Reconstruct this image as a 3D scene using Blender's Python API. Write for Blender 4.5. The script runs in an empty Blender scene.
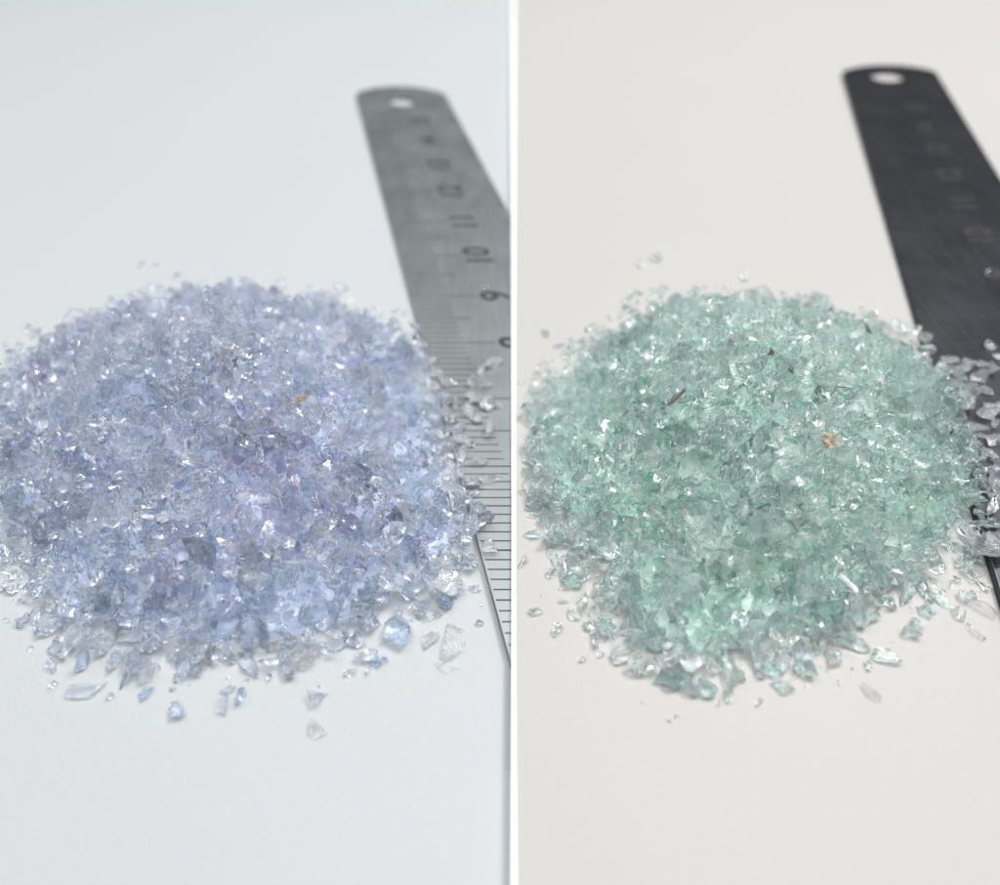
import bpy, bmesh, math, random
import numpy as np
from mathutils import Vector, Matrix, Euler, Quaternion, noise
random.seed(11); rng = np.random.default_rng(11)
S = bpy.context.scene
COL = S.collection
U = 0.01                                # the script counts in centimetres, the scene is in metres

# ------------------------------------------------------------------ camera
F = 691.0; CX, CY = 500.0, 442.5; HC = 4.95; TH = math.atan(682/691)
cam = bpy.data.cameras.new('camera'); co = bpy.data.objects.new('camera', cam); COL.objects.link(co)
cam.sensor_width = 36; cam.lens = 36*F/1000; cam.clip_start = .002; cam.clip_end = 50
co.location = (0, 0, HC*U); co.rotation_euler = (math.pi/2-TH, 0, 0)
cam.dof.use_dof = True; cam.dof.focus_distance = 5.95*U; cam.dof.aperture_fstop = 17.5; cam.dof.aperture_blades = 0
S.camera = co
CT, ST = math.cos(TH), math.sin(TH)
def ground(px, py, z=0.0):
    a = (px-CX)/F; b = -(py-CY)/F
    dx, dy, dz = a, CT+b*ST, -ST+b*CT
    t = (z-HC)/dz
    return Vector((dx*t, dy*t, z))
def depth(p): return p[1]*CT+(HC-p[2])*ST
def project(p):
    d = depth(p); up = p[1]*ST-(HC-p[2])*CT
    return CX+F*p[0]/d, CY-F*up/d

# ------------------------------------------------------------------ materials
def new_mat(name):
    m = bpy.data.materials.new(name); m.use_nodes = True
    nt = m.node_tree; b = nt.nodes['Principled BSDF']
    return m, nt, b
def N(nt, t, **kw):
    n = nt.nodes.new(t)
    for k, v in kw.items(): setattr(n, k, v)
    return n
def objcoord(nt): return N(nt, 'ShaderNodeTexCoord').outputs['Object']

def sheet_mat(name, col, var, rough=.55, coat=0.0):
    m, nt, b = new_mat(name); L = nt.links
    tc = objcoord(nt)
    n1 = N(nt, 'ShaderNodeTexNoise'); n1.inputs['Scale'].default_value = 22; n1.inputs['Detail'].default_value = 3
    n2 = N(nt, 'ShaderNodeTexNoise'); n2.inputs['Scale'].default_value = 2600; n2.inputs['Detail'].default_value = 4
    L.new(tc, n1.inputs['Vector']); L.new(tc, n2.inputs['Vector'])
    r = N(nt, 'ShaderNodeMix', data_type='RGBA'); r.inputs[6].default_value = (*col, 1); r.inputs[7].default_value = (*[v*.97 for v in var], 1)
    mm = N(nt, 'ShaderNodeMath', operation='MULTIPLY_ADD'); mm.inputs[1].default_value = .55; L.new(n2.outputs['Fac'], mm.inputs[0])
    hh = N(nt, 'ShaderNodeMath', operation='MULTIPLY'); hh.inputs[1].default_value = .45; L.new(n1.outputs['Fac'], hh.inputs[0]); L.new(hh.outputs[0], mm.inputs[2])
    L.new(mm.outputs[0], r.inputs[0]); L.new(r.outputs[2], b.inputs['Base Color'])
    bp = N(nt, 'ShaderNodeBump'); bp.inputs['Strength'].default_value = .3; bp.inputs['Distance'].default_value = .0001
    L.new(n2.outputs['Fac'], bp.inputs['Height']); L.new(bp.outputs['Normal'], b.inputs['Normal'])
    b.inputs['Roughness'].default_value = rough; b.inputs['Specular IOR Level'].default_value = .35
    return m
M_left = sheet_mat('cool_white_laminate', (.492, .512, .522), (.472, .494, .505))
M_right = sheet_mat('warm_white_card', (.495, .485, .476), (.475, .465, .455))
M_edge = sheet_mat('bright_white_seam_strip', (.99, .99, .99), (.98, .98, .98), .6)

def steel_mat(name, col, rough, aniso_scale, streak=.1, metal=1.0):
    m, nt, b = new_mat(name); L = nt.links
    mp = N(nt, 'ShaderNodeMapping'); mp.inputs['Scale'].default_value = (3000, 160, 3000)
    n = N(nt, 'ShaderNodeTexNoise'); n.inputs['Scale'].default_value = aniso_scale; n.inputs['Detail'].default_value = 5
    L.new(objcoord(nt), mp.inputs['Vector']); L.new(mp.outputs['Vector'], n.inputs['Vector'])
    n2 = N(nt, 'ShaderNodeTexNoise'); n2.inputs['Scale'].default_value = 140; n2.inputs['Detail'].default_value = 6
    L.new(objcoord(nt), n2.inputs['Vector'])
    mr = N(nt, 'ShaderNodeMapRange'); mr.inputs['To Min'].default_value = rough-streak; mr.inputs['To Max'].default_value = rough+streak
    ad = N(nt, 'ShaderNodeMath', operation='ADD'); ad.use_clamp = True
    sc = N(nt, 'ShaderNodeMath', operation='MULTIPLY_ADD'); sc.inputs[1].default_value = .5; 
    L.new(n.outputs['Fac'], sc.inputs[0]); 
    h = N(nt, 'ShaderNodeMath', operation='MULTIPLY'); h.inputs[1].default_value = .5
    L.new(n2.outputs['Fac'], h.inputs[0]); L.new(h.outputs[0], sc.inputs[2])
    L.new(sc.outputs[0], mr.inputs['Value']); L.new(mr.outputs[0], b.inputs['Roughness'])
    mx = N(nt, 'ShaderNodeMix', data_type='RGBA'); mx.inputs[6].default_value = (*[c*.82 for c in col], 1); mx.inputs[7].default_value = (*[c*1.15 for c in col], 1)
    L.new(sc.outputs[0], mx.inputs[0]); L.new(mx.outputs[2], b.inputs['Base Color'])
    b.inputs['Metallic'].default_value = metal
    bp = N(nt, 'ShaderNodeBump'); bp.inputs['Strength'].default_value = .08; bp.inputs['Distance'].default_value = .00003
    L.new(n.outputs['Fac'], bp.inputs['Height']); L.new(bp.outputs['Normal'], b.inputs['Normal'])
    return m
M_steelL = steel_mat('satin_steel', (.295, .318, .325), .5, 1, .15)
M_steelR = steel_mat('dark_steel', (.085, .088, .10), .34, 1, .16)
def ink_mat(name, c, r=.5):
    m, nt, b = new_mat(name); b.inputs['Base Color'].default_value = (*c, 1); b.inputs['Roughness'].default_value = r
    n = N(nt, 'ShaderNodeTexNoise'); n.inputs['Scale'].default_value = 900
    mr = N(nt, 'ShaderNodeMapRange'); mr.inputs['To Min'].default_value = r-.1; mr.inputs['To Max'].default_value = r+.2
    nt.links.new(objcoord(nt), n.inputs['Vector']); nt.links.new(n.outputs['Fac'], mr.inputs['Value']); nt.links.new(mr.outputs[0], b.inputs['Roughness'])
    return m
M_inkL = ink_mat('black_ruler_ink', (.035, .04, .045))
M_inkR = ink_mat('worn_black_ink', (.02, .02, .022))
M_inkLite = ink_mat('grey_etched_mark', (.03, .033, .035))

def glass_mat(name, stops, rough=.03, milky=.025, milkcol=(.6, .7, .85), bump=.11, craze=.85):
    """clear to tinted broken glass: a chance value per chip picks tint; a scatter share reads as inner fractures"""
    m, nt, b = new_mat(name); L = nt.links
    g = N(nt, 'ShaderNodeNewGeometry'); oi = N(nt, 'ShaderNodeObjectInfo')
    ad = N(nt, 'ShaderNodeMath', operation='ADD'); fr = N(nt, 'ShaderNodeMath', operation='FRACT')
    L.new(g.outputs['Random Per Island'], ad.inputs[0]); L.new(oi.outputs['Random'], ad.inputs[1]); L.new(ad.outputs[0], fr.inputs[0])
    cr = N(nt, 'ShaderNodeValToRGB'); cr.color_ramp.interpolation = 'LINEAR'
    els = cr.color_ramp.elements
    while len(els) < len(stops): els.new(.5)
    for e, (p, c) in zip(els, stops): e.position = p; e.color = (*c, 1)
    L.new(fr.outputs[0], cr.inputs['Fac']); L.new(cr.outputs['Color'], b.inputs['Base Color'])
    b.inputs['Transmission Weight'].default_value = 1; b.inputs['IOR'].default_value = 1.5
    b.inputs['Roughness'].default_value = rough
    tc = objcoord(nt)
    n = N(nt, 'ShaderNodeTexNoise'); n.inputs['Scale'].default_value = 900; n.inputs['Detail'].default_value = 3; n.inputs['Distortion'].default_value = 1.2
    L.new(tc, n.inputs['Vector'])
    bp = N(nt, 'ShaderNodeBump'); bp.inputs['Strength'].default_value = bump; bp.inputs['Distance'].default_value = .00025
    L.new(n.outputs['Fac'], bp.inputs['Height'])
    cz = N(nt, 'ShaderNodeTexVoronoi', feature='F1'); cz.inputs['Scale'].default_value = 4200; L.new(tc, cz.inputs['Vector'])
    msk = N(nt, 'ShaderNodeTexNoise'); msk.inputs['Scale'].default_value = 420; msk.inputs['Detail'].default_value = 2
    g3 = N(nt, 'ShaderNodeVectorMath', operation='ADD'); L.new(tc, g3.inputs[0])
    cb = N(nt, 'ShaderNodeCombineXYZ'); L.new(oi.outputs['Random'], cb.inputs[0]); L.new(oi.outputs['Random'], cb.inputs[1]); L.new(cb.outputs[0], g3.inputs[1]); L.new(g3.outputs[0], msk.inputs['Vector'])
    mk = N(nt, 'ShaderNodeMapRange'); mk.inputs['From Min'].default_value = .52; mk.inputs['From Max'].default_value = .62; mk.inputs['To Max'].default_value = craze
    L.new(msk.outputs['Fac'], mk.inputs['Value'])
    bc = N(nt, 'ShaderNodeBump'); bc.inputs['Distance'].default_value = .00012
    L.new(mk.outputs[0], bc.inputs['Strength']); L.new(cz.outputs['Distance'], bc.inputs['Height']); L.new(bp.outputs['Normal'], bc.inputs['Normal']); L.new(bc.outputs['Normal'], b.inputs['Normal'])
    # milky share
    d = N(nt, 'ShaderNodeBsdfDiffuse'); d.inputs['Color'].default_value = (*milkcol, 1)
    t = N(nt, 'ShaderNodeBsdfTranslucent'); t.inputs['Color'].default_value = (*milkcol, 1)
    a1 = N(nt, 'ShaderNodeMixShader'); a1.inputs[0].default_value = .5; L.new(d.outputs[0], a1.inputs[1]); L.new(t.outputs[0], a1.inputs[2])
    f2 = N(nt, 'ShaderNodeMath', operation='MULTIPLY'); f2.inputs[1].default_value = 7.31
    f3 = N(nt, 'ShaderNodeMath', operation='FRACT'); L.new(fr.outputs[0], f2.inputs[0]); L.new(f2.outputs[0], f3.inputs[0])
    mr = N(nt, 'ShaderNodeMapRange'); mr.inputs['To Min'].default_value = milky*.5; mr.inputs['To Max'].default_value = milky*1.5
    L.new(f3.outputs[0], mr.inputs['Value'])
    ms = N(nt, 'ShaderNodeMixShader'); L.new(mr.outputs[0], ms.inputs[0]); L.new(b.outputs[0], ms.inputs[1]); L.new(a1.outputs[0], ms.inputs[2])
    L.new(ms.outputs[0], nt.nodes['Material Output'].inputs['Surface'])
    return m
M_blue = glass_mat('pale_blue_glass', [(0, (.885, .935, 1)), (.35, (.955, .975, 1)), (.6, (.885, .92, 1)), (.8, (.985, .993, 1)), (1, (.915, .92, 1))], milkcol=(.88, .94, 1.0))
M_green = glass_mat('pale_green_glass', [(0, (.88, .98, .94)), (.35, (.955, .993, .98)), (.6, (.87, .972, .955)), (.8, (.985, .998, .993)), (1, (.91, .982, .945))], milkcol=(.88, 1, .96))
M_clear = glass_mat('clear_glass', [(0, (.98, .99, .995)), (1, (1, 1, 1))], milky=.06, milkcol=(.9, .92, .93), bump=.5)
M_clearblue = glass_mat('near_clear_blue_glass', [(0, (.95, .97, .995)), (1, (.885, .93, .99))], milky=.05, milkcol=(.6, .7, .85), bump=.15)
M_cleargreen = glass_mat('near_clear_green_glass', [(0, (.945, .985, .985)), (1, (.875, .95, .955))], milky=.05, milkcol=(.6, .75, .72), bump=.15)
M_lilac = glass_mat('lilac_glass', [(0, (.92, .87, .98)), (1, (.94, .90, .98))], milkcol=(.90, .86, 1))
def plain_mat(name, c, c2, sc=500, rough=.4, trans=0):
    m, nt, b = new_mat(name)
    n = N(nt, 'ShaderNodeTexNoise'); n.inputs['Scale'].default_value = sc; n.inputs['Detail'].default_value = 4
    cr = N(nt, 'ShaderNodeValToRGB'); cr.color_ramp.elements[0].position = .35; cr.color_ramp.elements[1].position = .65
    cr.color_ramp.elements[0].color = (*c, 1); cr.color_ramp.elements[1].color = (*c2, 1)
    nt.links.new(objcoord(nt), n.inputs['Vector']); nt.links.new(n.outputs['Fac'], cr.inputs['Fac']); nt.links.new(cr.outputs['Color'], b.inputs['Base Color'])
    b.inputs['Roughness'].default_value = rough; b.inputs['Transmission Weight'].default_value = trans
    return m
M_blue_core = plain_mat('packed_blue_glass', (.62, .70, .90), (.80, .87, 1), 1100, .6)
M_green_core = plain_mat('packed_green_glass', (.54, .74, .67), (.77, .93, .86), 1100, .6)
M_brown = plain_mat('brown_stained_glass', (.30, .19, .10), (.80, .77, .66), 420, .25, .6)
M_dark = plain_mat('dark_brown_sliver', (.07, .055, .05), (.19, .15, .13), 700, .35)
M_white = plain_mat('white_flake', (.86, .87, .87), (.93, .93, .93), 700, .25)

# ------------------------------------------------------------------ tagging
def tag(o, label=None, cat=None, group=None, kind=None):
    if label: o['label'] = label
    if cat: o['category'] = cat
    if group: o['group'] = group
    if kind: o['kind'] = kind
    return o
def link(o, parent=None):
    COL.objects.link(o)
    if parent: o.parent = parent
    return o
def mesh_from(name, verts, faces, mat, parent=None, smooth=False):
    me = bpy.data.meshes.new(name); me.from_pydata([tuple(c*U for c in v) for v in verts], [], faces)
    me.materials.append(mat); me.update()
    if smooth: me.polygons.foreach_set('use_smooth', [True]*len(me.polygons))
    return link(bpy.data.objects.new(name, me), parent)

# ------------------------------------------------------------------ tabletop and card
TZ = .115; CARD = .03
def grid(name, xs, ys, zf, mat):
    vs = [(x, y, zf(x, y)) for y in ys for x in xs]; n = len(xs)
    fs = [(j*n+i, j*n+i+1, (j+1)*n+i+1, (j+1)*n+i) for j in range(len(ys)-1) for i in range(n-1)]
    return mesh_from(name, vs, fs, mat)
t = mesh_from('tabletop', [(-80, -40, 0), (80, -40, 0), (80, 120, 0), (-80, 120, 0), (-80, -40, -2), (80, -40, -2), (80, 120, -2), (-80, 120, -2)],
              [(0, 1, 2, 3), (7, 6, 5, 4), (0, 4, 5, 1), (1, 5, 6, 2), (2, 6, 7, 3), (3, 7, 4, 0)], M_left)
tag(t, kind='structure')
# the card: its left rim runs away from the viewer at x = XE
XE = ground(516.5, 442, TZ).x
def rim(y): return .030+.0028*max(-1, y-1.1)      # width of the added white seam strip, wider far off to look even
def card():
    ys = [-12+i*3.0 for i in range(25)]
    vs = []; fs = []
    for y in ys:
        e = rim(y)
        base = XE*1.0
        xl = XL(y)
        vs += [(xl+e, y, TZ), (62, y, TZ), (62, y, TZ-CARD), (xl+e, y, TZ-CARD)]
    for j in range(len(ys)-1):
        a = j*4; b = a+4
        fs += [(a, a+1, b+1, b), (a+1, a+2, b+2, b+1), (a+3, a, b, b+3), (a+2, a+3, b+3, b+2)]
    fs += [(3, 2, 1, 0), tuple(len(vs)-4+k for k in range(4))]
    o = mesh_from('white_card', vs, fs, M_right)
    tag(o, 'thin warm white card under the green heap, its straight edge running away from the viewer', 'card')
    ys = []; y = -12.0; seg = []
    A = ground(355.5, 93, .101); Bq = ground(355.5+.272*300, 393, .101); Cq = ground(444.5, 93, .101); dd = (A.x-Bq.x)/(A.y-Bq.y)
    def over(y): return A.x+dd*(y-A.y)-.06 < XL(y)+.1 and XL(y)-.01 < Cq.x+dd*(y-A.y)+.06 and y < A.y+.6
    n = 720; yy = [-12+72*i/n for i in range(n+1)]
    vs = []; fs = []
    for i in range(n):
        b0 = .0815 if over(yy[i]) or over(yy[i+1]) else .0015
        if seg and seg[-1][2] == b0: seg[-1][1] = yy[i+1]
        else: seg.append([yy[i], yy[i+1], b0])
    for y0, y1, b0 in seg:
        k = len(vs)
        for y in (y0, y1):
            e = rim(y); xl = XL(y); vs += [(xl, y, TZ+.001), (xl+e, y, TZ+.002), (xl+e, y, b0), (xl, y, b0)]
        fs += [(k, k+1, k+5, k+4), (k+3, k, k+4, k+7), (k+2, k+3, k+7, k+6), (k+1, k+2, k+6, k+5), (k+3, k+2, k+1, k), (k+4, k+5, k+6, k+7)]
    r = mesh_from('seam_strip', vs, fs, M_edge, o)
    r['label'] = 'bright white strip added along the card edge as a dividing line'
EA = ground(511.3, 880, TZ); EB = ground(511.8, 5, TZ)
def XL(y): return EA.x+(EB.x-EA.x)*(y-EA.y)/(EB.y-EA.y)
card()

# ------------------------------------------------------------------ rulers
def ruler(z, thick, yend, xl_far, slope_l, slope_r, n_of, mat, ink, marks_mat, nums, label, dig_dx, hole, s_near):
    """yend: picture row of the far corners; the sides run to one vanishing row"""
    top = z+thick
    HR = HC-top
    A = ground(xl_far, yend, top)
    far = yend
    B = ground(xl_far+slope_l*300, yend+300, top)
    C = ground(hole[3], yend, top)
    W = C.x-A.x
    d = Vector((A.x-B.x, A.y-B.y, 0)); d /= d.y               # along the ruler, per cm of forward reach
    yA = A.y
    def P(w, s): return Vector((A.x+w*W+d.x*(s-yA), s, 0))      # w across 0..1, s forward distance
    cu = bpy.data.curves.new('ruler_outline', 'CURVE'); cu.dimensions = '2D'; cu.fill_mode = 'BOTH'
    def spl(pts):
        s = cu.splines.new('POLY'); s.points.add(len(pts)-1); s.use_cyclic_u = True
        for q, p in zip(s.points, pts): q.co = (p.x*U, p.y*U, 0, 1)
    arc = []
    for i in range(25):
        w = i/24; u = 2*w-1
        rise = hole[2]*(1-abs(u)**2.2)
        arc.append(P(w, yA+rise))
    # round the two far corners a little
    pts = [P(0, s_near), P(0, yA-.15), P(.004, yA-.06)]+arc[1:-1]+[P(.996, yA-.06), P(1, yA-.15), P(1, s_near)]
    spl(pts)
    hc = ground(hole[0], hole[1], top); hr = hole[4]
    spl([Vector((hc.x+hr*math.cos(-a)+d.x*hr*math.sin(-a), hc.y+hr*math.sin(-a), 0)) for a in [i*math.tau/32 for i in range(32)]])
    cu.extrude = thick/2*U*.8; cu.bevel_depth = thick*.1*U; cu.bevel_resolution = 2; cu.offset = -thick*.1*U
    tmp = bpy.data.objects.new('t', cu); COL.objects.link(tmp)
    dg = bpy.context.evaluated_depsgraph_get()
    me = bpy.data.meshes.new_from_object(tmp.evaluated_get(dg)); bpy.data.objects.remove(tmp)
    me.transform(Matrix.Translation((0, 0, (z+thick/2)*U))); me.materials.clear(); me.materials.append(mat)
    root = bpy.data.objects.new('steel_ruler', None); link(root); root.location = (0, 0, 0)
    root.empty_display_size = .01
    me.name = 'blade'; b = link(bpy.data.objects.new('blade', me), root)
    tag(root, label, 'ruler')
    # scale marks, all one surface pattern
    vs = []; fs = []; e = .0012
    def quad(w0, w1, s, hw, zz=top+e):
        k = len(vs)
        for w, ss in ((w0, s-hw), (w1, s-hw), (w1, s+hw), (w0, s+hw)):
            p = P(w, ss); vs.append((p.x, p.y, zz))
        fs.append((k, k+1, k+2, k+3))
    for mm in range(0, 156):
        s = n_of(mm/10.0)
        if s < s_near+.05: continue
        if mm % 10 == 0: quad(.012, .46, s, .0085)
        elif mm % 5 == 0: quad(.012, .36, s, .0075)
        else: quad(.012, .26, s, .0065)
        if mm % 10 in (0, 5): quad(.93 if mm % 10 else .88, .99, s, .007)
    mesh_from('scale_marks', vs, fs, marks_mat, root)
    for n in nums:
        s = n_of(n)
        if s < s_near+.3: continue
        tc = bpy.data.curves.new('n', 'FONT'); tc.body = str(n); tc.size = .52; tc.align_x = 'CENTER'; tc.align_y = 'CENTER'; tc.extrude = 0
        tc.offset = .013
        to = bpy.data.objects.new('n', tc); COL.objects.link(to)
        dg = bpy.context.evaluated_depsgraph_get()
        me = bpy.data.meshes.new_from_object(to.evaluated_get(dg)); bpy.data.objects.remove(to)
        # reading direction runs away from the viewer, glyph tops to the left
        c = P(dig_dx, s)
        for v in me.vertices:
            x, y = v.co.x, v.co.y
            gx = -y*1.0; gy = x*.92
            v.co = ((c.x+gx+d.x*gy)*U, (c.y+gy)*U, (top+.0016)*U)
        me.materials.clear(); me.materials.append(ink); me.name = 'numeral'
        link(bpy.data.objects.new('numeral', me), root)
    return P, W, yA, top
HT = HC*math.tan(TH)
# left ruler: number n sits at D = 3.7+n of the ground fit
def nL(n): return 3.37+n-(HC-.076)*math.tan(TH)+.05
PL, WL, yAL, topL = ruler(.001, .075, 93, 355.5, .272, .55, nL, M_steelL, M_inkL, M_inkLite, range(1, 16),
      'light grey steel ruler with black numerals, passing under the white card edge', .60, (402, 101, .42, 444.5, .27), -1.5)
def nR(n): return 3.64+n-(HC-TZ-.081)*math.tan(TH)
PR, WR, yAR, topR = ruler(TZ+.001, .08, 71, 842, .305, .60, nR, M_steelR, M_inkR, M_inkR, range(1, 16),
      'dark steel ruler with a round hole, lying beside the green heap', .62, (888, 76, .42, 935.5, .36), -1.5)
def on_ruler(P, W, x, y, yA, m=0.0):
    a = P(0, y).x; b = P(1, y).x
    return a-m < x < b+m and y < yA+.3

# ------------------------------------------------------------------ glass chips
def chip_mesh(axes, npts, jag=1.0, sd=0):
    r = random.Random(sd)
    bm = bmesh.new()
    for _ in range(npts):
        v = Vector((r.gauss(0, 1), r.gauss(0, 1), r.gauss(0, 1))).normalized()
        k = r.uniform(.85, 1.0)
        bm.verts.new((v.x*axes[0]*k*.5, v.y*axes[1]*k*.5, v.z*axes[2]*k*.5))
    res = bmesh.ops.convex_hull(bm, input=bm.verts)
    bmesh.ops.delete(bm, geom=list({g for g in res['geom_interior'] if isinstance(g, bmesh.types.BMVert)}), context='VERTS')
    bmesh.ops.bevel(bm, geom=list(bm.edges), offset=.018, segments=1, affect='EDGES', clamp_overlap=True)
    bmesh.ops.triangulate(bm, faces=list(bm.faces))
    bmesh.ops.subdivide_edges(bm, edges=[e for e in bm.edges if e.calc_length() > .22], cuts=1)
    bmesh.ops.triangulate(bm, faces=list(bm.faces))
    for v in bm.verts:
        v.co += v.normal*(.05*noise.noise(v.co*3.5+Vector((sd, 0, 0)))-.01)
        v.co += noise.noise_vector(v.co*7+Vector((0, sd, 0)))*.012
    bmesh.ops.recalc_face_normals(bm, faces=bm.faces)
    vs = np.array([v.co[:] for v in bm.verts]); fs = [tuple(v.index for v in f.verts) for f in bm.faces]
    bm.free()
    return vs, fs
TEMPL = []
for i in range(40):
    r = random.Random(100+i)
    k = i % 4
    ax = [(1, .8, .6), (1, .68, .4), (1, .86, .7), (1, .52, .44)][k]
    ax = (1, ax[1]*r.uniform(.85, 1.2), ax[2]*r.uniform(.8, 1.25))
    TEMPL.append(chip_mesh(ax, r.randint(7, 14), 1, 500+i))
FLAT = [i for i in range(40) if i % 4 in (0, 1)]
MESHES = {}
def chip_data(ti, mat):
    key = (ti, mat.name)
    if key not in MESHES:
        vs, fs = TEMPL[ti]
        me = bpy.data.meshes.new('glass_chip'); me.from_pydata([tuple(v*U) for v in vs], [], fs); me.materials.append(mat); me.update()
        MESHES[key] = me
    return MESHES[key]
def extent(ti, rot, sc):
    vs = TEMPL[ti][0]*np.array(sc)
    R = np.array(rot.to_matrix())
    z = vs@R.T
    return z[:, 2].min(), z[:, 2].max()
def place(ti, mat, pos, rot, sc, name='glass_chip'):
    if name == 'glass_chip': name = {'loose_blue_glass': 'blue_glass_chip', 'loose_green_glass': 'green_glass_chip', 'pale_blue_glass': 'blue_glass_chip', 'near_clear_blue_glass': 'blue_glass_chip', 'lilac_glass': 'lilac_glass_chip', 'pale_green_glass': 'green_glass_chip', 'near_clear_green_glass': 'green_glass_chip', 'crazed_clear_glass': 'clear_glass_chip', 'clear_glass': 'clear_glass_chip'}.get(mat.name, name)
    o = bpy.data.objects.new(name, chip_data(ti, mat)); link(o)
    o.location = (pos[0]*U, pos[1]*U, pos[2]*U); o.rotation_euler = rot; o.scale = sc
    return o
def lying(px, py, size, z0, mat, label, group=None, elong=1.0, flat=1.0, seed=None, ti=None, cat='glass chip', name='glass_chip', tilt=.18, ang=None):
    """a loose chip lying on a level surface at picture position px,py; size in cm"""
    r = random.Random(int(px*31+py*17) if seed is None else seed)
    ti = r.choice(FLAT) if ti is None else ti
    a = r.uniform(0, math.tau) if ang is None else ang
    rot = Euler((r.uniform(-tilt, tilt), r.uniform(-tilt, tilt), a))
    sc = (size*elong, size, size*flat)
    lo, hi = extent(ti, rot, sc)
    p = ground(px, py, z0-lo+.001)
    o = place(ti, mat, p, rot, sc, name)
    tag(o, label, cat, group)
    return o

# heaps ------------------------------------------------------------
def outline_fn(pts, z, centre):
    c = ground(*centre, z); pol = []
    for p in pts:
        g = ground(p[0], p[1], z)-c; pol.append((math.atan2(g.y, g.x), math.hypot(g.x, g.y)))
    pol.sort()
    ang = np.array([a for a, _ in pol]); rad = np.array([b for _, b in pol])
    A = np.concatenate([ang-math.tau, ang, ang+math.tau]); R = np.concatenate([rad]*3)
    return c, (lambda a: np.interp(a, A, R))
OUT_L = [(-15, 395), (25, 352), (60, 333), (100, 318), (140, 303), (190, 293), (235, 290), (300, 300), (350, 315), (395, 335), (424, 362), (440, 410), (455, 465), (476, 515), (482, 548), (452, 575), (452, 598), (437, 618), (400, 628), (345, 644), (300, 664), (240, 668), (190, 672), (150, 672), (110, 656), (70, 655), (45, 625), (32, 600), (14, 560), (-8, 510), (-28, 450)]
OUT_R = [(506, 430), (527, 405), (550, 385), (582, 362), (618, 335), (650, 312), (690, 300), (730, 300), (770, 305), (820, 312), (860, 325), (905, 345), (938, 372), (953, 405), (968, 445), (986, 490), (984, 530), (972, 556), (950, 580), (925, 595), (893, 603), (868, 622), (845, 645), (800, 660), (765, 668), (715, 676), (676, 684), (640, 665), (603, 630), (577, 600), (560, 560), (545, 520), (520, 480)]
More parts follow.
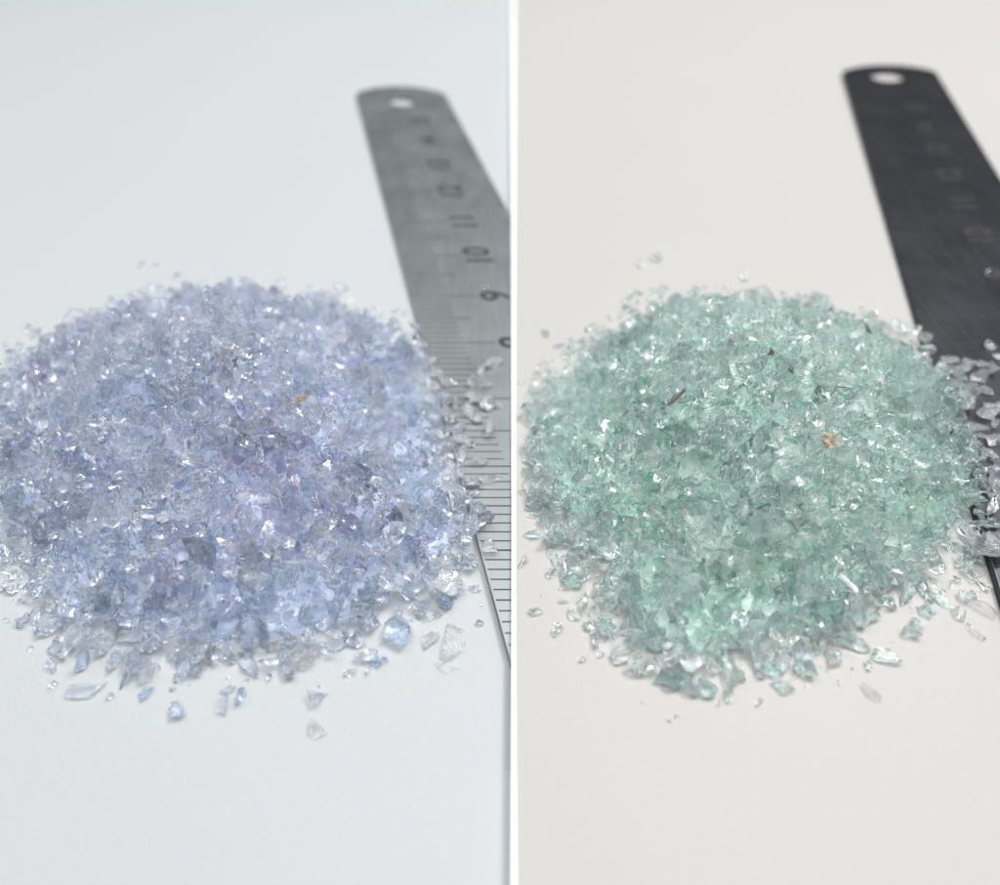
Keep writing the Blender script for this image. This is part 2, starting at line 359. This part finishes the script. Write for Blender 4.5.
def heap(side, out, centre, z0, h0, mats, core, own, stuff_label, n_ind, chip_label, chip_group, bias):
    c, R = outline_fn(out, z0, centre)
    P, W, yA, top = (PL, WL, yAL, topL) if side == 'L' else (PR, WR, yAR, topR)
    def t_of(x, y):
        dx, dy = x-c.x, y-c.y
        return math.hypot(dx, dy)/max(.1, float(R(math.atan2(dy, dx)))*(1+.055*noise.noise(Vector((math.atan2(dy, dx)*3.1, 0, z0*9)))+.035*noise.noise(Vector((math.atan2(dy, dx)*9, 4, z0*9)))))
    def hgt(x, y):
        t = t_of(x, y)
        if t >= 1: return 0
        b = h0*(1-t**1.5)**1.12
        b += .16*noise.noise(Vector((x*1.1, y*1.1, 3.3+z0)))*min(1, (1-t)*3)
        b += .09*noise.noise(Vector((x*2.7, y*2.7, 9.3+z0)))*min(1, (1-t)*4)
        for (hx, hy, hw, hd) in bias:
            g = ground(hx, hy, z0+h0*.6)
            b -= hd*math.exp(-((x-g.x)**2+(y-g.y)**2)/hw**2)
        return max(0, b)
    def base(x, y): return top if on_ruler(P, W, x, y, yA) else z0
    chips = []
    RM = max(R(a) for a in np.linspace(-3.14, 3.14, 60))
    cell = .108
    for layer in range(3):
        y = c.y-RM
        while y < c.y+RM:
            x = c.x-RM
            while x < c.x+RM:
                x += cell
                xx = x+random.uniform(-.5, .5)*cell; yy = y+random.uniform(-.5, .5)*cell
                t = t_of(xx, yy)+random.gauss(0, .022)-(random.expovariate(22) if random.random() < .22 else 0)
                if t > 1.0 or t_of(xx, yy) > 1.09: continue
                h = hgt(xx, yy)
                if layer > 0 and h < layer*.11: continue
                if t > .9 and random.random() < (t-.9)*2.6: continue
                s = min(.34, .192*math.exp(random.gauss(0, .32)))
                if random.random() < .02: s = min(s*1.3, .33)
                ti = random.randrange(40)
                rot = Euler((random.uniform(0, 6.28), random.uniform(0, 6.28), random.uniform(0, 6.28))) if h > .12 else Euler((random.gauss(0, .35), random.gauss(0, .35), random.uniform(0, 6.28)))
                sc = (s*random.uniform(.9, 1.35), s, s)
                lo, hi = extent(ti, rot, sc)
                z = base(xx, yy)+h-layer*.12+random.uniform(-.05, .05)
                z = max(z, base(xx, yy)-lo+.001)
                if base(xx, yy) == z0 and on_ruler(P, W, xx, yy, yA, s*.5): z = max(z, top-lo+.001)
                if side == 'L' and xx+s*.65 > XL(yy)-.01: continue
                if side == 'R' and xx-s*.6 < XL(yy)+.03: continue
                d = depth((xx, yy, z))
                u, v = project((xx, yy, z))
                # facing the viewer?
                if layer == 0:
                    gx = (hgt(xx+.05, yy)-hgt(xx-.05, yy))/.1; gy = (hgt(xx, yy+.05)-hgt(xx, yy-.05))/.1
                    nv = Vector((-gx, -gy, 1)).normalized(); vv = Vector((-xx, -yy, HC-z)).normalized()
                    vis = nv.dot(vv)
                else: vis = 0
                inframe = 0 < u < 1000 and 0 < v < 885
                m = random.choices(range(len(mats)), [w for _, w in mats])[0]
                if side == 'L':
                    near = math.exp(-(((u-265)/90)**2+((v-490)/70)**2))
                    m = 2 if random.random() < .03+.27*near else (0 if random.random() < .72 else 1)
                if own: 
                    pass
                edge = t > .86
                chips.append(dict(ti=ti, rot=rot, sc=sc, pos=(xx, yy, z), m=m if not edge else (1 if random.random() < .75 else m), px=(s/d)*F*(1 if vis > .25 and inframe else 0), uv=(u, v)))
            y += cell
    # fine crumbs and dust of glass round the rim
    for _ in range(640):
        a = random.uniform(-math.pi, math.pi); tt = min(1.11, random.uniform(.86, 1.0)+random.expovariate(16))
        r = float(R(a))*tt; xx, yy = c.x+r*math.cos(a), c.y+r*math.sin(a)
        s = random.choice((.03, .04, .05, .07, .09, .12))
        if math.sin(a) > .15 and random.random() < .45:
            s = random.uniform(.09, .16); xx += .12*math.cos(a); yy += .2*random.random()*math.sin(a)
        ti = random.randrange(40)
        if (side == 'L' and xx+s > XL(yy)-.01) or (side == 'R' and xx-s < XL(yy)+.05): continue
        if on_ruler(P, W, xx, yy, yA, .03) and tt > 1.02: continue
        rot = Euler((random.gauss(0, .3), random.gauss(0, .3), random.uniform(0, 6.28))); sc = (s*1.2, s, s)
        lo, hi = extent(ti, rot, sc)
        b0 = top if on_ruler(P, W, xx, yy, yA, s*.6) else z0
        chips.append(dict(ti=ti, rot=rot, sc=sc, pos=(xx, yy, b0-lo+.001+hgt(xx, yy)), m=1 if random.random() < .6 else 0, px=0, uv=project((xx, yy, b0))))
    order = sorted(range(len(chips)), key=lambda i: -chips[i]['px'])
    ind = set(order[:n_ind])
    for i in ind:
        k = chips[i]
        o = place(k['ti'], mats[k['m']][0], k['pos'], k['rot'], k['sc'])
        u, v = k['uv']
        tag(o, chip_label, 'glass chip', chip_group)
    # everything else: one object
    V = []; Fc = []; MI = []; off = 0
    for i, k in enumerate(chips):
        if i in ind: continue
        vs, fs = TEMPL[k['ti']]
        w = (vs*np.array(k['sc']))@np.array(k['rot'].to_matrix()).T+np.array(k['pos'])
        V.append(w*U); Fc += [tuple(a+off for a in f) for f in fs]; MI += [k['m']]*len(fs); off += len(vs)
    # packed core under the loose layers
    nA, nR_ = 72, 22
    cv = []
    for j in range(nR_+1):
        for i in range(nA):
            a = i*math.tau/nA-math.pi; r = R(a)*.93*j/nR_
            x, y = c.x+r*math.cos(a), c.y+r*math.sin(a)
            if side == 'L': x = min(x, XL(y)-.12)
            else: x = max(x, XL(y)+.12)
            z = base(x, y)+max(.003, hgt(x, y)-.24 if hgt(x, y) > .3 else hgt(x, y)*.27)+.05*(noise.noise(Vector((x*6, y*6, 1)))+.2)*(1 if hgt(x, y) > .35 else 0)
            if hgt(x, y) < .14: z = base(x, y)-.05 if j > 2 else z
            cv.append((x*U, y*U, z*U))
    for j in range(nR_):
        for i in range(nA):
            i2 = (i+1) % nA
            if j == 0 and False: continue
            Fc.append((off+j*nA+i, off+(j+1)*nA+i, off+(j+1)*nA+i2, off+j*nA+i2)); MI.append(len(mats))
    V.append(np.array(cv))
    V = np.concatenate(V)
    me = bpy.data.meshes.new('glass_heap'); me.from_pydata(V.tolist(), [], Fc)
    for m, _ in mats: me.materials.append(m)
    me.materials.append(core)
    me.polygons.foreach_set('material_index', MI); me.update()
    o = link(bpy.data.objects.new('glass_heap', me))
    tag(o, stuff_label, 'glass heap', kind='stuff')
    print(side, 'chips', len(chips), 'faces', len(Fc))
    return hgt, base, c

NIND = 210
hL, bL, cL = heap('L', OUT_L, (235, 440), 0, 1.08, [(M_blue, .66), (M_clearblue, .25), (M_lilac, .09)], M_blue_core, False,
     'heap of fine pale blue crushed glass on the cool white tabletop', NIND,
     'small pale blue glass chip packed on the near slope of the blue heap', 'chips on the near slope of the blue heap', [(250, 480, .45, .12)])
hR, bR, cR = heap('R', OUT_R, (755, 440), TZ, 1.08, [(M_green, .72), (M_cleargreen, .28)], M_green_core, False,
     'heap of fine pale green crushed glass on the warm white card', NIND,
     'small pale green glass chip packed on the near slope of the green heap', 'chips on the near slope of the green heap', [(680, 480, .5, .18)])

def on_heap(side, px, py, size, mat, label, ti, rot, cat='glass chip', name='glass_chip', sc=(1, 1, 1), lift=.07):
    h, b = (hL, bL) if side == 'L' else (hR, bR)
    z = .8
    for _ in range(30):
        p = ground(px, py, z); z = .5*z+.5*(b(p.x, p.y)+h(p.x, p.y)+lift)
    o = place(ti, mat, ground(px, py, z), Euler(rot), tuple(size*k for k in sc), name)
    return tag(o, label, cat)

# distinct chips on the heaps
on_heap('R', 677, 397, .30, M_dark, 'dark brown thin sliver lying on the upper left of the green heap', 7, (.1, -.45, .6), 'sliver', 'dark_sliver', (1.05, .42, .35), .1)
on_heap('R', 830, 441, .22, M_brown, 'green heap chip with a rusty brown spot, right of the summit', 4, (.2, .1, .3), sc=(1.1, 1, .6), lift=.1)
on_heap('L', 300, 398, .17, M_brown, 'blue heap chip with a small rusty brown spot, near the summit', 8, (.2, .1, 1.3), sc=(.9, .9, .6), lift=.1)
on_heap('R', 848, 582, .26, M_white, 'bright white oblong flake glinting low on the green heap', 1, (.5, .1, -1.1), 'glass flake', 'glass_flake', (.95, .42, .35), .1)
on_heap('L', 315, 535, .34, M_clear, 'large glittering clear shard in the front middle of the blue heap', 5, (.5, .2, .8), sc=(1.1, .7, .5), lift=.12)
on_heap('L', 300, 562, .26, M_clear, 'thin clear rod shaped shard below the glittering shard on the blue heap', 3, (.2, .1, .05), sc=(1.2, .35, .4), lift=.12)
on_heap('R', 903, 558, .27, M_clear, 'long clear shiny shard low on the right of the green heap', 5, (.35, .1, -.1), sc=(1.2, .5, .5), lift=.12)
on_heap('R', 670, 470, .22, M_cleargreen, 'clear faceted green chip left of the middle of the green heap', 9, (.4, .1, .2), lift=.11)
on_heap('L', 228, 545, .15, M_lilac, 'lilac chip with a pale face in the lower middle of the blue heap', 2, (.3, .3, .2), lift=.11)
on_heap('R', 770, 352, .1, M_dark, 'tiny dark speck on the top edge of the green heap', 6, (0, .3, 1.2), 'speck', 'dark_speck', lift=.09)
on_heap('R', 792, 370, .09, M_dark, 'tiny dark speck just below the top of the green heap', 10, (0, .3, .2), 'speck', 'dark_speck', lift=.09)
on_heap('R', 842, 387, .13, M_dark, 'thin dark fleck above the rusty spotted chip on the green heap', 7, (0, .1, 0), 'speck', 'dark_speck', (1, .3, .3), .09)

M_clr2 = glass_mat('crazed_clear_glass', [(0, (.97, .985, 1)), (1, (1, 1, 1))], milky=.09, milkcol=(.90, .95, 1), bump=.5, craze=1.0)
M_lb = glass_mat('loose_blue_glass', [(0, (.72, .84, .99)), (1, (.80, .88, 1))], milky=.07, milkcol=(.7, .8, .98), bump=.2, craze=.4)
M_lg = glass_mat('loose_green_glass', [(0, (.77, .92, .91)), (1, (.84, .94, .95))], milky=.06, milkcol=(.7, .9, .88), bump=.2, craze=.4)
B, CB, LI, G, CG, CLR = M_lb, M_clearblue, M_lilac, M_lg, M_cleargreen, M_clear
# loose chips round the blue heap: px, py, size cm, material, elong, flat, label
LOOSE_L = [
 (22, 617, .17, CB, 1, .9, 'round clear blue chip lying alone off the lower left of the blue heap'),
 (12, 575, .16, CB, .8, .8, 'clear blue chip at the left picture edge, second up from the lone round one'),
 (8, 549, .13, B, 1, .8, 'small blue chip at the left picture edge, topmost of the three there'),
 (60, 646, .30, CB, 1, .55, 'large clear chip at the front left corner of the blue heap'),
 (53, 666, .15, CB, 1.2, .5, 'small faint chip under the large clear one at the front left corner'),
 (80, 662, .2, B, 1.2, .6, 'smooth blue oval chip just above the big streaked oval chip'),
 (86, 687, .28, CB, 1.35, .75, 'big streaked oval chip lying in front of the blue heap at far left'),
 (134, 661, .28, CB, 1.2, .5, 'large pale flat chip on the front rim of the blue heap, left part'),
 (145, 693, .15, B, 1, .9, 'small triangular blue chip touching the front rim of the blue heap'),
 (178, 708, .17, B, 1.1, .9, 'triangular lilac blue chip alone in front of the blue heap'),
 (222, 706, .19, CB, 1, .6, 'clear squarish chip touching the rounded blue pebble like chip'),
 (241, 695, .155, B, 1, 1, 'rounded blue pebble like chip in front of the blue heap'),
 (182, 668, .32, CB, 1.4, .4, 'long flat pale chip on the front rim of the blue heap'),
 (206, 660, .18, CLR, 1, .5, 'clear square chip between two long flat ones on the front rim'),
 (246, 665, .28, CB, 1.5, .35, 'thin long clear chip left of the large clear oval one'),
 (285, 665, .28, CB, 1.05, .5, 'large clear oval chip with a dark outline before the blue heap'),
 (306, 656, .26, CLR, 1.1, .35, 'large colourless flat chip right of the large clear oval one'),
 (276, 646, .26, CLR, 1.2, .35, 'colourless flat chip behind the large clear oval one'),
 (320, 697, .20, CB, 1.2, .7, 'teardrop shaped clear blue chip in front of the blue heap'),
 (316, 730, .18, CLR, 1.1, .4, 'faint colourless chip, the nearest of all to the viewer'),
 (379, 660, .17, B, 1, .9, 'blocky blue chip alone before the right part of the blue heap'),
 (397, 631, .26, B, 1.3, .7, 'deep blue chip on the right front rim of the blue heap'),
 (446, 665, .22, CLR, 1.2, .12, 'very faint flat clear chip near the pale ruler, below the wedge'),
 (453, 639, .30, CLR, 1.3, .55, 'clear wedge shaped shard pointing right, near the pale ruler'),
 (432, 640, .22, CLR, 1, .3, 'clear flat chip tucked left of the wedge shaped shard'),
 (475, 588, .12, LI, 1, .9, 'tiny lilac chip lying next to the pale ruler edge'),
 (458, 590, .12, LI, 1.4, .4, 'thin lilac splinter left of the tiny lilac chip'),
 (464, 562, .17, CB, 1, .6, 'clear chip at the right corner of the blue heap, above the lilac chip'),
 (446, 603, .12, B, 1.3, .5, 'small flat blue chip right of the front rim of the blue heap'),
 (141, 265, .15, LI, 1, .9, 'blurred lilac chip, left one of the far pair behind the blue heap'),
 (154, 263, .13, LI, 1.1, .8, 'blurred lilac chip, right one of the far pair behind the blue heap'),
 (241, 279, .15, B, 1, .9, 'blurred blue chip standing alone behind the middle of the blue heap'),
 (158, 289, .17, B, 1, 1, 'blurred round blue chip just below the far lilac pair'),
 (132, 294, .15, LI, 1, .7, 'blurred pale lilac chip below left of the far lilac pair'),
 (187, 291, .19, B, 1.2, .8, 'blurred wide blue chip on the back rim of the blue heap'),
 (38, 329, .16, LI, 1.2, .5, 'blurred flat chip far out at the back left of the blue heap'),
 (52, 342, .18, CB, 1.5, .5, 'blurred clear chip at the back left rim of the blue heap'),
 (276, 294, .15, B, 1.2, .7, 'blurred blue chip behind the heap, left of the darker round one'),
 (312, 295, .15, B, 1, .9, 'blurred darker round blue chip behind the summit of the blue heap'),
 (366, 313, .17, B, 1, .9, 'blurred blue chip behind the right shoulder of the blue heap'),
 (390, 326, .2, CB, 1.3, .7, 'blurred clear glinting chip between the blue heap and the pale ruler'),
 (361, 331, .17, CLR, 1, 1, 'bright blurred clear chip on the back right rim of the blue heap'),
 (302, 309, .16, B, .9, 1.1, 'upright blurred blue chip behind the summit of the blue heap'),
 (264, 310, .2, CB, 1.1, .7, 'blurred pale chip left behind the summit of the blue heap'),
 (377, 342, .22, CB, 1.2, .6, 'blurred clear chip below the bright one on the back right rim'),
 (416, 352, .18, B, 1, .7, 'blurred blue chip nearest the pale ruler at the back right'),
]
for (px, py, s, m, el, fl, lab) in LOOSE_L: lying(px, py, s*(1.3 if py < 355 else 1.08), 0, m, lab, 'loose chips round the blue heap', el, fl)
LOOSE_R = [
 (641, 263, .14, CG, 1, .8, 'blurred pale chip, left one of the far pair behind the green heap'),
 (656, 257, .16, CG, 1.2, .6, 'blurred pale chip, right one of the far pair behind the green heap'),
 (745, 276, .15, CG, 1, .9, 'blurred pale green chip alone behind the middle of the green heap'),
 (665, 287, .14, G, 1, 1, 'blurred darker green chip below the far pale pair'),
 (639, 293, .14, CG, 1, .7, 'blurred small chip left of the darker green one behind the heap'),
 (694, 291, .19, G, 1.2, .8, 'blurred wide teal chip on the back rim of the green heap'),
 (545, 333, .14, CG, 1.1, .6, 'blurred faint chip far out at the back left of the green heap'),
 (559, 346, .16, CG, 1.1, .6, 'blurred pale chip between the faint one and the teal one, back left'),
 (579, 340, .16, G, 1.3, .6, 'blurred flat teal chip at the back left of the green heap'),
 (610, 332, .17, CLR, 1, 1, 'bright glinting clear chip on the back left rim of the green heap'),
 (657, 306, .2, G, 1.1, .8, 'blurred teal chip on the back rim below the darker green one'),
 (521, 383, .12, G, 1, .7, 'tiny green chip beside the card edge at the back left'),
 (525, 560, .155, CLR, 1.3, .6, 'white looking clear splinter right beside the card edge'),
 (541, 499, .2, CG, 1.3, .6, 'clear pointed chip at the left rim of the green heap, topmost there'),
 (533, 534, .15, G, 1.3, .7, 'narrow green chip standing off the left rim of the green heap'),
 (548, 520, .13, CG, 1.4, .6, 'thin green splinter above the plump chip at the left rim'),
 (551, 542, .19, CG, 1.1, .8, 'plump oval clear chip at the left rim of the green heap'),
 (553, 557, .16, CG, 1.3, .5, 'flat clear chip below the plump oval one at the left rim'),
 (573, 580, .2, G, 1, .7, 'green chip on the lower left rim of the green heap'),
 (536, 612, .165, CG, 1.3, .5, 'clear chip lying farthest out at the lower left of the green heap'),
 (555, 629, .15, CG, 1.1, .8, 'angular clear chip, nearest of the two lone ones at lower left'),
 (574, 615, .17, CG, 1, .6, 'clear round chip on the front left rim of the green heap'),
 (605, 623, .18, G, 1.2, .6, 'green chip on the front left rim, right of the clear round one'),
 (628, 640, .17, G, 1.2, .6, 'green chip on the sloping front left rim of the green heap'),
 (663, 676, .16, G, 1.3, .6, 'dark edged green chip on the front rim, left of the pointed shard'),
 (682, 683, .27, CG, 1.2, .6, 'pointed clear blue green shard sticking out of the front rim'),
 (707, 686, .19, G, 1, .8, 'blue green chip right of the pointed shard on the front rim'),
 (730, 668, .34, CG, 1.3, .4, 'long clear sloping shard on the front rim of the green heap'),
 (772, 667, .22, G, .9, .9, 'upright dark green chip on the front rim, left of the round one'),
 (784, 686, .19, CG, 1.1, .7, 'clear bowl shaped chip lying nearest the front of the green heap'),
 (808, 666, .19, G, 1, 1, 'round glossy dark centred chip on the front rim of the green heap'),
 (831, 655, .22, CLR, 1, .5, 'clear rounded square chip on the front right rim of the green heap'),
 (853, 641, .3, CG, 1, .4, 'large pale flat chip on the front right rim of the green heap'),
 (885, 656, .2, CG, 1.35, .7, 'cup shaped shiny chip alone before the right of the green heap'),
 (871, 692, .17, CLR, 1.1, .35, 'faint colourless chip, nearest to the viewer on the warm card'),
 (912, 631, .165, CG, 1, 1, 'blocky blue tinted chip alone at the right front of the green heap'),
 (974, 631, .18, CLR, 1.2, .15, 'very faint flat clear chip under the clear wedge at far right'),
 (981, 607, .28, CLR, 1.2, .6, 'clear wedge shaped shard at the lower right of the green heap'),
 (959, 614, .2, CLR, 1, .3, 'clear flat chip tucked left of the wedge at far right'),
 (929, 608, .2, G, 1.3, .5, 'flat blue green chip on the right front rim of the green heap'),
 (944, 600, .2, G, 1.2, .7, 'dark cornered teal chip on the right front rim of the green heap'),
 (972, 575, .16, CG, 1, .6, 'small clear chip at the right rim, above the wedge'),
 (817, 294, .16, CG, 1, .9, 'blurred glinting chip behind the right shoulder of the green heap'),
 (782, 293, .12, CG, 1, .6, 'blurred tiny faint chip behind the summit of the green heap'),
 (873, 313, .17, CG, 1, .9, 'blurred chip between the green heap and dark ruler, farther one'),
 (900, 325, .22, CG, 1.3, .7, 'blurred bright glinting chip nearest the dark ruler'),
 (870, 333, .11, G, 1.2, .7, 'blurred tiny chip left of the bright glinting one'),
 (886, 342, .2, CG, 1.2, .6, 'blurred pale chip just below the bright glinting one'),
 (809, 309, .2, CG, 1, .8, 'blurred pale round chip behind the green heap, right of summit'),
 (824, 320, .14, G, 1, .8, 'blurred small green chip below the pale round one behind the heap'),
 (831, 330, .16, CLR, 1.1, .9, 'bright blurred clear chip on the back rim of the green heap'),
]
for (px, py, s, m, el, fl, lab) in LOOSE_R: lying(px, py, s*(1.3 if py < 355 else 1.08), TZ, m, lab, 'loose chips round the green heap', el, fl)

# colourless chips on the rulers
CLUST_L = [(493, 361, .19, 1.4), (449, 381, .2, 1.2), (466, 377, .2, 1.1), (475, 394, .21, 1), (489, 401, .18, 1.2), (449, 397, .2, 1.1), (467, 412, .2, 1.1), (459, 427, .17, 1.1), (488, 427, .18, 1.5), (463, 440, .18, 1.3), (461, 452, .16, 1.2), (481, 461, .17, 1.2), (490, 478, .17, 1.5), (481, 509, .18, 1.3), (490, 541, .21, 1), (486, 384, .16, 1.2), (458, 402, .16, 1), (445, 412, .16, 1), (476, 420, .14, 1), (472, 484, .14, 1.1), (499, 405, .11, 1), (437, 372, .18, 1.1), (480, 371, .14, 1.2)]
LABS = {0: 'clear chip lying alone on the pale ruler, farthest of its cluster', 13: 'clear chip on the pale ruler just above the lone glittering one', 14: 'glittering clear chip on the pale ruler, nearest of its cluster'}
for i, (px, py, s, el) in enumerate(CLUST_L):
    lying(px, py, s*1.35, topL, M_clearblue if i % 3 == 1 else M_clr2, LABS.get(i, 'small colourless chip in the loose cluster on the pale ruler'), 'colourless chips on the pale ruler', el, random.uniform(.7, 1.1), tilt=.5)
lying(487, 287, .13, topL, M_clear, 'single clear chip on the pale ruler beside the numeral 9', 'colourless chips on the pale ruler')
CLUST_R = [(993, 344, .2, 1.4), (949, 359, .2, 1.1), (973, 359, .2, 1.1), (960, 378, .2, 1), (981, 376, .19, 1.1), (995, 367, .2, 1), (973, 394, .18, 1.4), (968, 404, .17, 1), (992, 405, .19, 1.5), (976, 427, .18, 1.2), (992, 440, .18, 1.1), (993, 455, .18, 1.5), (994, 482, .18, 1.3), (985, 415, .15, 1.1), (966, 367, .15, 1), (987, 391, .16, 1), (997, 423, .16, 1), (963, 392, .14, 1), (983, 364, .15, 1), (1003, 385, .2, 1), (1004, 355, .2, 1), (1003, 465, .18, 1), (996, 545, .24, 1), (988, 553, .2, 1.1), (994, 526, .18, 1), (980, 435, .14, 1), (1002, 437, .18, 1), (1002, 408, .18, 1), (955, 368, .13, 1), (999, 497, .18, 1)]
LABS = {0: 'clear chip on the dark ruler at the right picture edge, farthest of its cluster', 1: 'clear chip on the far left corner of the cluster on the dark ruler'}
for i, (px, py, s, el) in enumerate(CLUST_R):
    lying(px, py, s*1.3, topR, M_clr2, LABS.get(i, 'small colourless chip in the loose cluster on the dark ruler'), 'colourless chips on the dark ruler', el, random.uniform(.7, 1.1), tilt=.5)
lying(988, 271, .13, topR, M_clear, 'single clear chip on the dark ruler beside the numeral 9', 'colourless chips on the dark ruler')

# ------------------------------------------------------------------ light
w = bpy.data.worlds.new('World'); S.world = w; w.use_nodes = True
nt = w.node_tree; bg = nt.nodes['Background']
tc = N(nt, 'ShaderNodeTexCoord'); sx = N(nt, 'ShaderNodeSeparateXYZ'); nt.links.new(tc.outputs['Generated'], sx.inputs[0])
cr = N(nt, 'ShaderNodeValToRGB'); e = cr.color_ramp.elements
e[0].position = 0.0; e[0].color = (.08, .08, .085, 1); e[1].position = 1; e[1].color = (.85, .87, .9, 1)
x = e.new(.5); x.color = (.22, .223, .23, 1)
x = e.new(.75); x.color = (.46, .47, .49, 1)
nt.links.new(sx.outputs['Z'], cr.inputs['Fac']); nt.links.new(cr.outputs['Color'], bg.inputs['Color'])
bg.inputs['Strength'].default_value = .9
def area(name, loc, target, size, size_y, power, col):
    l = bpy.data.lights.new(name, 'AREA'); l.shape = 'RECTANGLE'; l.size = size; l.size_y = size_y; l.energy = power; l.color = col
    o = link(bpy.data.objects.new(name, l)); o.location = loc
    o.rotation_euler = (Vector(target)-Vector(loc)).to_track_quat('-Z', 'Y').to_euler()
    return o
area('overhead_light', (.05, .16, .78), (0, .06, 0), .95, .70, 5.6, (1, .99, .975))  # unseen broad light overhead, enlarged to brighten the glass heaps
area('glint_light', (.24, .24, .46), (0, .07, 0), .10, .10, 1.6, (1, .98, .95))  # small unseen lamp added for sharp glints and light from the right
area('side_glint_light', (-.30, .30, .42), (0, .08, 0), .08, .05, .35, (.95, .98, 1))  # second unseen lamp, added on the left for more glints

S.view_settings.view_transform = 'Standard'; S.view_settings.look = 'None'; S.view_settings.exposure = 0; S.view_settings.gamma = 1
c = S.cycles if hasattr(S, 'cycles') else None
S.render.engine = 'CYCLES'
c = S.cycles
c.max_bounces = 30; c.transmission_bounces = 28; c.glossy_bounces = 18; c.diffuse_bounces = 10; c.transparent_max_bounces = 8
c.sample_clamp_indirect = 45; c.caustics_refractive = True; c.caustics_reflective = True; c.blur_glossy = .1
c.use_denoising = True; c.use_adaptive_sampling = True; c.adaptive_threshold = .02
